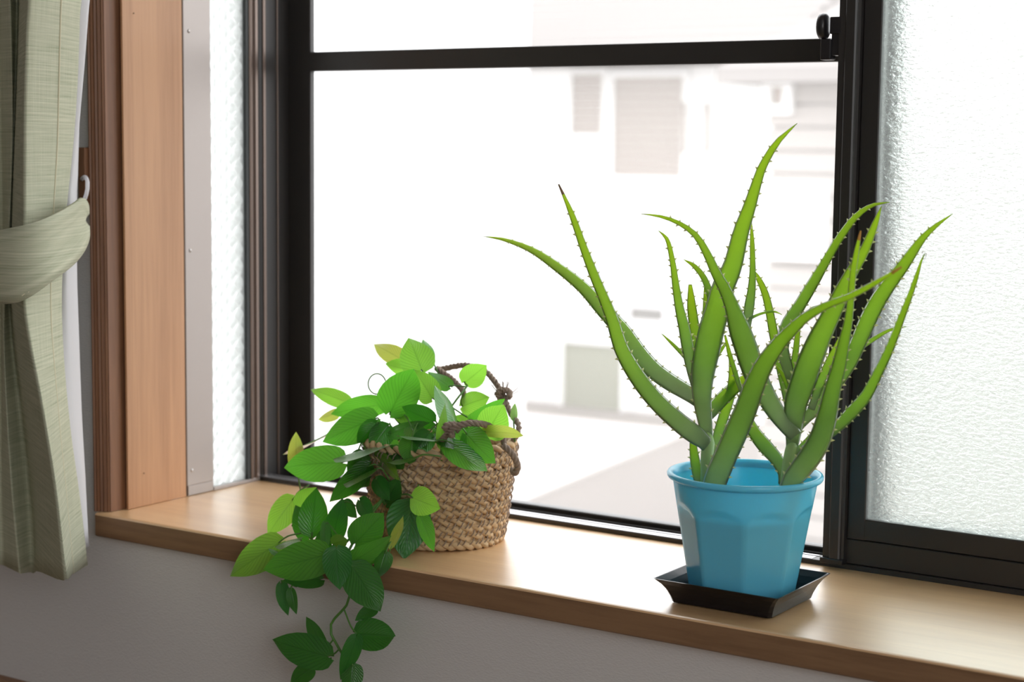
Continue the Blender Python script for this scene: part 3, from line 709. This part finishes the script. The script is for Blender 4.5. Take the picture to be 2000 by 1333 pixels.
rope([(862,862,.062),(872,850,.055),(886,836,.052),(912,828,.056),(935,828,.066),(958,834,.080),(980,850,.095),(985,868,.098)]).build('handle', 'rope', bk, smooth=True)
rope([(982,870,.095),(994,880,.096),(1006,896,.10),(1011,912,.104),(1006,924,.106),(1000,918,.108)], .0017, .0018).build('rope_end', 'rope', bk, smooth=True)
q = MB()                                         # overhand knot with frayed ends
kc = on_y(984,776,.161)
q.twist([kc+Vector((.006*math.cos(a), .004*math.sin(2*a), .007*math.sin(a))) for a in np.linspace(0, 5.5, 26)], .0018, .0019, 3, .012)
for i in range(16):
    d = Vector((rng.rand()-.5, rng.rand()-.6, rng.rand()*.9-.1)).normalized(); q.tube([kc, kc+d*.008, kc+d*.016+Vector((0,0,rng.rand()*.005))], .0004, 4)
q.build('knot', 'rope', bk, smooth=True)
q = MB(); kc = on_y(882,840,.053)
q.twist([kc+Vector((.006*math.cos(a), .004*math.sin(2*a), .005*math.sin(a))) for a in np.linspace(0, 5.5, 26)], .0018, .0019, 3, .012); q.build('knot', 'rope', bk, smooth=True)

# ================================================================== trailing pothos
VH = ([0,.02,.06,.12,.2,.32,.45,.6,.75,.87,.95,1], [.12,.50,.76,.93,1.03,1.08,1.04,.90,.65,.36,.14,0])
def heart_leaf(B, T, wid, roll, curl, fold, pet=None, petr=.0009, twist=0):
    q = MB(); a = T-B; Ln = a.length; a = a/Ln; d = (EYE-(B+T)/2).normalized()
    s = a.cross(d).normalized(); s = Matrix.Rotation(math.radians(roll), 3, a) @ s; nm = s.cross(a)
    nu, nv = 9, 15; vs = []; uvs = []; ph = rng.rand()*6
    for j in range(nv):
        v = (j/(nv-1))**1.15; h = np.interp(v, *VH)
        for i in range(nu):
            u = 2*i/(nu-1)-1; x = u*h*wid/2
            y = v*Ln - Ln*.10*abs(u)**1.6*(1-v)**3
            z = curl*Ln*4*v*(1-v) - fold*abs(x)*(1.1-abs(u)*.35) + .018*Ln*abs(u)*math.sin(7*v+ph+(2 if u > 0 else 0)) + twist*x*(v-.4)
            vs.append(B+a*y+s*x+nm*z); uvs.append((.5+u/2, v))
    q.add(vs, [(j*nu+i, j*nu+i+1, (j+1)*nu+i+1, (j+1)*nu+i) for j in range(nv-1) for i in range(nu-1)], uvs)
    if pet is not None:
        mid = (B+pet)/2 + Vector((0,0,.004)) ; b2 = B+a*Ln*.02-nm*.0004
        q.add([], []); k0 = len(q.f)
        q.tube(catmull([tuple(b2), tuple(mid*.5+(B-a*Ln*.12)*.5), tuple(pet)], 8), petr, 6)
        q.mi = [0]*k0 + [1]*(len(q.f)-k0)
    return q
vn = thing('pothos_garland', on_z(780,1060)+Vector((0,0,.0)), 'trailing artificial pothos vine with heart shaped leaves spilling from the basket', 'plant')
def r3(x, y): return (430+x/2.898, 640+y/2.898)
def r4(x, y): return (430+x/3.391, 940+y/3.391)
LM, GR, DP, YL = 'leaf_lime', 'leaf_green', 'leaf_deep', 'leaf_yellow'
# crop, base, tip, width (crop px), depth y of base and tip, roll, material, curl, anchor
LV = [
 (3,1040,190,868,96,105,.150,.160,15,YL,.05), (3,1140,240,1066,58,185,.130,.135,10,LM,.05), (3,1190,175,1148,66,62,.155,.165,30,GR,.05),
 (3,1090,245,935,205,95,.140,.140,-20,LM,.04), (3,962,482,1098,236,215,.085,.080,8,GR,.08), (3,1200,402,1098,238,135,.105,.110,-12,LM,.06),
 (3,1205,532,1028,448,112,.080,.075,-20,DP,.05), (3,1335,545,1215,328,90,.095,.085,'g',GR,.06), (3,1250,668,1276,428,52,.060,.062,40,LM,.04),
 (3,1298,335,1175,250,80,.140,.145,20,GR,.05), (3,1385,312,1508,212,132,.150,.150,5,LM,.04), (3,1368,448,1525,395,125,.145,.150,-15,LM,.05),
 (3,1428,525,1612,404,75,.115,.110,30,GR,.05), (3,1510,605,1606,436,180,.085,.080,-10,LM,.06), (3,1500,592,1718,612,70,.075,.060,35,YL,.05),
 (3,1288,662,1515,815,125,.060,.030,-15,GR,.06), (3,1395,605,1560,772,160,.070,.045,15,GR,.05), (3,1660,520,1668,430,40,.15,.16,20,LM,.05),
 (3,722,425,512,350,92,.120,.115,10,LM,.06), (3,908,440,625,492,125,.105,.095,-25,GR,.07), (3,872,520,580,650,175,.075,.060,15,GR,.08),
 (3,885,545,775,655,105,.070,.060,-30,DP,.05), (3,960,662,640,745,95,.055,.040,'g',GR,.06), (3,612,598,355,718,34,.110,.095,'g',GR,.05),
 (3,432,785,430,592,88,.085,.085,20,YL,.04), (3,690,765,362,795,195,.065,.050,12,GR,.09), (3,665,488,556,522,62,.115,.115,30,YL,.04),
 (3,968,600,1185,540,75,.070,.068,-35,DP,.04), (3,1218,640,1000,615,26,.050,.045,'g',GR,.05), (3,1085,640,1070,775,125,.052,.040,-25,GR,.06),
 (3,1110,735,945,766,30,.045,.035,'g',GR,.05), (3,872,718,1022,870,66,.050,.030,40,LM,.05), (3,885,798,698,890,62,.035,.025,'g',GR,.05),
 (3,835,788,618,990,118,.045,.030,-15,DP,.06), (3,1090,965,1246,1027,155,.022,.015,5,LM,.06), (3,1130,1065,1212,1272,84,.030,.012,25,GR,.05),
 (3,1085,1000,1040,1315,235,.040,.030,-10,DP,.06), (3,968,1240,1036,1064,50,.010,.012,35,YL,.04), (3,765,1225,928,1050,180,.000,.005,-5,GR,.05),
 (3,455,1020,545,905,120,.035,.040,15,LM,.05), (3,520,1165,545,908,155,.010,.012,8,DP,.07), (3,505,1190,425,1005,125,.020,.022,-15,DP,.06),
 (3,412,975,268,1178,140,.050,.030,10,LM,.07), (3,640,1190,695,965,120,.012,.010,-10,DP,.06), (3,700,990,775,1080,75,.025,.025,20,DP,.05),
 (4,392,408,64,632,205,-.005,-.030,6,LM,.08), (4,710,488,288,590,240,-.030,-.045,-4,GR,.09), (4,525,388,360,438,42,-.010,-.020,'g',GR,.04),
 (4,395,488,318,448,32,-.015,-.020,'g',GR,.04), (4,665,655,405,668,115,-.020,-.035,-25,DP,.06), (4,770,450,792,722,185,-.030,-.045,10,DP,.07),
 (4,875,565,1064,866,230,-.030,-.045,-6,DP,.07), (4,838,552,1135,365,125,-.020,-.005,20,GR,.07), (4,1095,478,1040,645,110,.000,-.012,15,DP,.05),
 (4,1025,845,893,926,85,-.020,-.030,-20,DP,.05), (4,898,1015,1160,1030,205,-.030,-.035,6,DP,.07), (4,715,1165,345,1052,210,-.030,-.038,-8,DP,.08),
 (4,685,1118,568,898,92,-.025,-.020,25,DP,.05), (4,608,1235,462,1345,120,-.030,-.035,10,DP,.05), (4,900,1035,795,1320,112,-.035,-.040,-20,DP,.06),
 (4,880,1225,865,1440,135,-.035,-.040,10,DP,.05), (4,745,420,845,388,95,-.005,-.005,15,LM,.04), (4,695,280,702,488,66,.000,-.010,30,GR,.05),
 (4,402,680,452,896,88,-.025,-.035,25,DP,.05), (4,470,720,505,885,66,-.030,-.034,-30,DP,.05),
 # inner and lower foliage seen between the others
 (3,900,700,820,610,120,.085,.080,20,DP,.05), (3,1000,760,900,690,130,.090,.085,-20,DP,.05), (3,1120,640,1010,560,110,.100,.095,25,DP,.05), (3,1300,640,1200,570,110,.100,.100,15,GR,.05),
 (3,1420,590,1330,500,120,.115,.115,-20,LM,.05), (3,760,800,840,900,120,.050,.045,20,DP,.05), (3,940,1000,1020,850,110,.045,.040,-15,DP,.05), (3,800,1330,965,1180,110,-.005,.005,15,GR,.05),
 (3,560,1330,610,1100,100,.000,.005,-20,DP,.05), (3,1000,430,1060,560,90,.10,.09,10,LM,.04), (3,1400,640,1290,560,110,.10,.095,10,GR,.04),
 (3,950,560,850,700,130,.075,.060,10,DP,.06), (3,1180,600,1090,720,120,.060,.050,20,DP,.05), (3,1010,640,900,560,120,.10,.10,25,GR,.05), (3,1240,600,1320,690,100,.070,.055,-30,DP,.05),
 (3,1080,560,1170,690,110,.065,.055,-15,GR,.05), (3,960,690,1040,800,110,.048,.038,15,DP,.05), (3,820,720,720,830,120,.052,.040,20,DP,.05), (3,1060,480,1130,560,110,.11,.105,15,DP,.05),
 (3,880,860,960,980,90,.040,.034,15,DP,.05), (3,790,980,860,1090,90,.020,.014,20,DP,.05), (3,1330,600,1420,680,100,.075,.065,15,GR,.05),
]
vines = {
 'a': [(3,1180,720,.09),(3,1040,760,.085),(3,985,860,.055),(3,930,960,.045),(3,862,1050,.030),(3,790,1150,.012),(4,800,590,-.010),(4,862,690,-.024),(4,845,810,-.026),(4,745,930,-.026),(4,730,1000,-.027),(4,775,1090,-.028),(4,830,1190,-.030),(4,815,1260,-.031),(4,800,1420,-.033)],
 'b': [(3,1150,660,.10),(3,1000,740,.09),(3,968,880,.050),(3,905,985,.040),(3,846,1040,.028),(3,720,1210,.004),(4,640,560,-.012),(4,500,700,-.02)],
 'c': [(3,1100,640,.10),(3,980,500,.10),(3,945,420,.11)],
 'd': [(3,1200,600,.10),(3,1330,420,.12),(3,1400,330,.14)],
 'e': [(3,1100,650,.10),(3,940,560,.09),(3,860,620,.075),(3,800,650,.065)],
}
V3 = []
def vp(k, x, y, d): return on_y(*(r3 if k == 3 else r4)(x, y), d)
for k, pts in vines.items():
    P3 = catmull([tuple(vp(*p)) for p in pts], 60); V3 += [Vector(p) for p in P3]
    q = MB(); q.tube(P3, .0013 if k in 'ab' else .001, 8); q.build('vine', 'vine', vn, smooth=True)
q = MB(); c0 = on_y(*r3(888,320), .11); k = mpp(c0)/2.898
q.tube([c0+(RT*math.cos(a)*50+UP*math.sin(a)*58)*k for a in np.linspace(.3,5.2,24)], .0007, 6); q.build('tendril', 'vine', vn, smooth=True)
PET = {55:(740,955), 56:(725,965), 57:(830,1190), 58:(825,1185), 59:(815,1225), 60:(745,968), 35:None}
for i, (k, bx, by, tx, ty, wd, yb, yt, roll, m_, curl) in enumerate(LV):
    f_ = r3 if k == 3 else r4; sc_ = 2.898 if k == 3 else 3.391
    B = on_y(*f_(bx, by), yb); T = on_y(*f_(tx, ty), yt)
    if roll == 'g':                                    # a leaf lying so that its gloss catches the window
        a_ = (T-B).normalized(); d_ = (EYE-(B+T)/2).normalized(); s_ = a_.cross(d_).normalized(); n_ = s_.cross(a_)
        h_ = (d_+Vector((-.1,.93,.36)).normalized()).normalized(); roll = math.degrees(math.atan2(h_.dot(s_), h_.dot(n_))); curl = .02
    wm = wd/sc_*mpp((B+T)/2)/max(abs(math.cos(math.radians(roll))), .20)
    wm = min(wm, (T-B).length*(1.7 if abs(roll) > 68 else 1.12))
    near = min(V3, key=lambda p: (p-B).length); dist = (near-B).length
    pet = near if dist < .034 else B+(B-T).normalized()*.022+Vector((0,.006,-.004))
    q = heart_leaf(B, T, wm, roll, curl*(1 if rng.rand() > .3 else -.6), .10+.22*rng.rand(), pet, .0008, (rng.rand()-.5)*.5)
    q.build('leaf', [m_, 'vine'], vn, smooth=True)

# ================================================================== outdoors, beyond the screen
GZ = -2.0
tag(boxob('ground', (-60,.6,GZ-.2), (40,60,GZ), 'road'), 'brownish road surface between the houses outside', 'road', kind='structure')
a, b = on_z(985,992,GZ+.03), on_z(1345,842,GZ+.03)
q = MB(); q.prism([(a.x,a.y),(b.x,b.y),(b.x-30,b.y),(a.x-30,a.y)], 'z', GZ, GZ+.03)
tag(q.build('pavement', 'pale_road'), 'pale concrete apron in front of the white house', 'pavement', kind='structure')
def facade(name, label, x0, x1, y, z1, m, depth=4, zb=GZ):
    t = thing(name, ((x0+x1)/2, y+depth/2, zb), label, 'house', 'houses outside')
    boxob('wall', (x0,y,zb), (x1,y+depth,z1), m, t); return t
def opening(t, px0, py0, px1, py1, y, m='shutter', frame='facade', name='window', slats=0):
    a, b = on_y(px0, py0, y), on_y(px1, py1, y); x0, x1 = a.x, b.x; z1, z0 = a.z, b.z; f = .05
    q = MB(); q.box((x0-f,y-.05,z0-f),(x1+f,y,z0)); q.box((x0-f,y-.05,z1),(x1+f,y,z1+f)); q.box((x0-f,y-.05,z0),(x0,y,z1)); q.box((x1,y-.05,z0),(x1+f,y,z1))
    fo = q.build(name, frame, t)
    if slats:
        for i in range(slats):
            h = (z1-z0)/slats; boxob('slat', (x0,y-.035,z0+i*h+.008), (x1,y-.001,z0+(i+1)*h-.008), m, fo)
    else: boxob('pane', (x0,y-.02,z0), (x1,y-.001,z1), m, fo)
    return fo
YH = 12.5
xa, xb = on_y(800,300,YH).x, on_y(1490,300,YH).x
zeave = on_y(1100,128,YH).z
hA = facade('white_house', 'white rendered house with shuttered windows behind the plants', xa, xb, YH, zeave, 'facade')
opening(hA, 1122,146,1180,262,YH, 'shutter', slats=8); opening(hA, 1204,152,1335,346,YH, 'shutter', slats=12)
opening(hA, 1105,668,1215,868,YH, 'green_wall'); opening(hA, 1235,600,1300,628,YH, 'house_glass', name='vent')
for px, w_ in ((1388,10),(1345,7),(815,14)):
    a = on_y(px,200 if px > 1000 else 430,YH); b = on_y(px,300 if px > 1000 else 640,YH); r_ = w_*mpp(a)/2
    q = MB(); q.tube([(a.x,YH-.08,a.z),(b.x,YH-.08,b.z)], r_, 10); q.build('downpipe', 'green_wall' if px < 1000 else 'shutter', hA, smooth=True)
q = MB(); q.prism([(YH-.55,zeave-.02),(YH-.55,zeave+.10),(YH+2.2,zeave+1.35),(YH+4.6,zeave+.10),(YH+4.6,zeave-.02)], 'x', xa-.4, xb+.4); rf = q.build('roof', 'roof', hA)
for i in range(14):                              # tile courses
    y = YH-.5+i*.19; z = zeave+.115+i*.0868; boxob('tile_course', (xa-.4,y,z-.02), (xb+.4,y+.05,z+.03), 'roof', rf)
YL_ = 8.0
hB = facade('grey_house', 'pale grey house wall at the left of the opening', on_y(560,300,YL_).x-3, on_y(640,300,YL_).x, YL_, 3.2, 'facade', 2.5)
q = MB(); a = on_y(640,300,YL_); q.box((a.x-.06,YL_-.04,GZ), (a.x+.02,YL_,3.2)); q.build('corner_trim', 'facade', hB)
YR = 7.5
xr0 = on_y(1505,400,YR).x; zrt = on_y(1505,165,YR).z
hC = facade('brown_house', 'house with pale brown horizontal siding at the right of the opening', xr0, xr0+3.2, YR, zrt, 'facade2', 3.2)
for i in range(22):
    z = zrt-.1-i*.125; boxob('siding_board', (xr0-.01,YR-.03,z), (xr0+3.2,YR-.001,z+.108), 'facade2', hC)
opening(hC, 1532,372,1600,492,YR-.03, 'facade'); opening(hC, 1512,170,1535,205,YR-.03, 'shutter', name='vent')
q = MB(); q.prism([(YR-.3,zrt),(YR-.3,zrt+.08),(YR+1.6,zrt+.6),(YR+3.4,zrt+.08),(YR+3.4,zrt)], 'x', xr0-.2, xr0+3.4); q.build('roof', 'roof', hC)
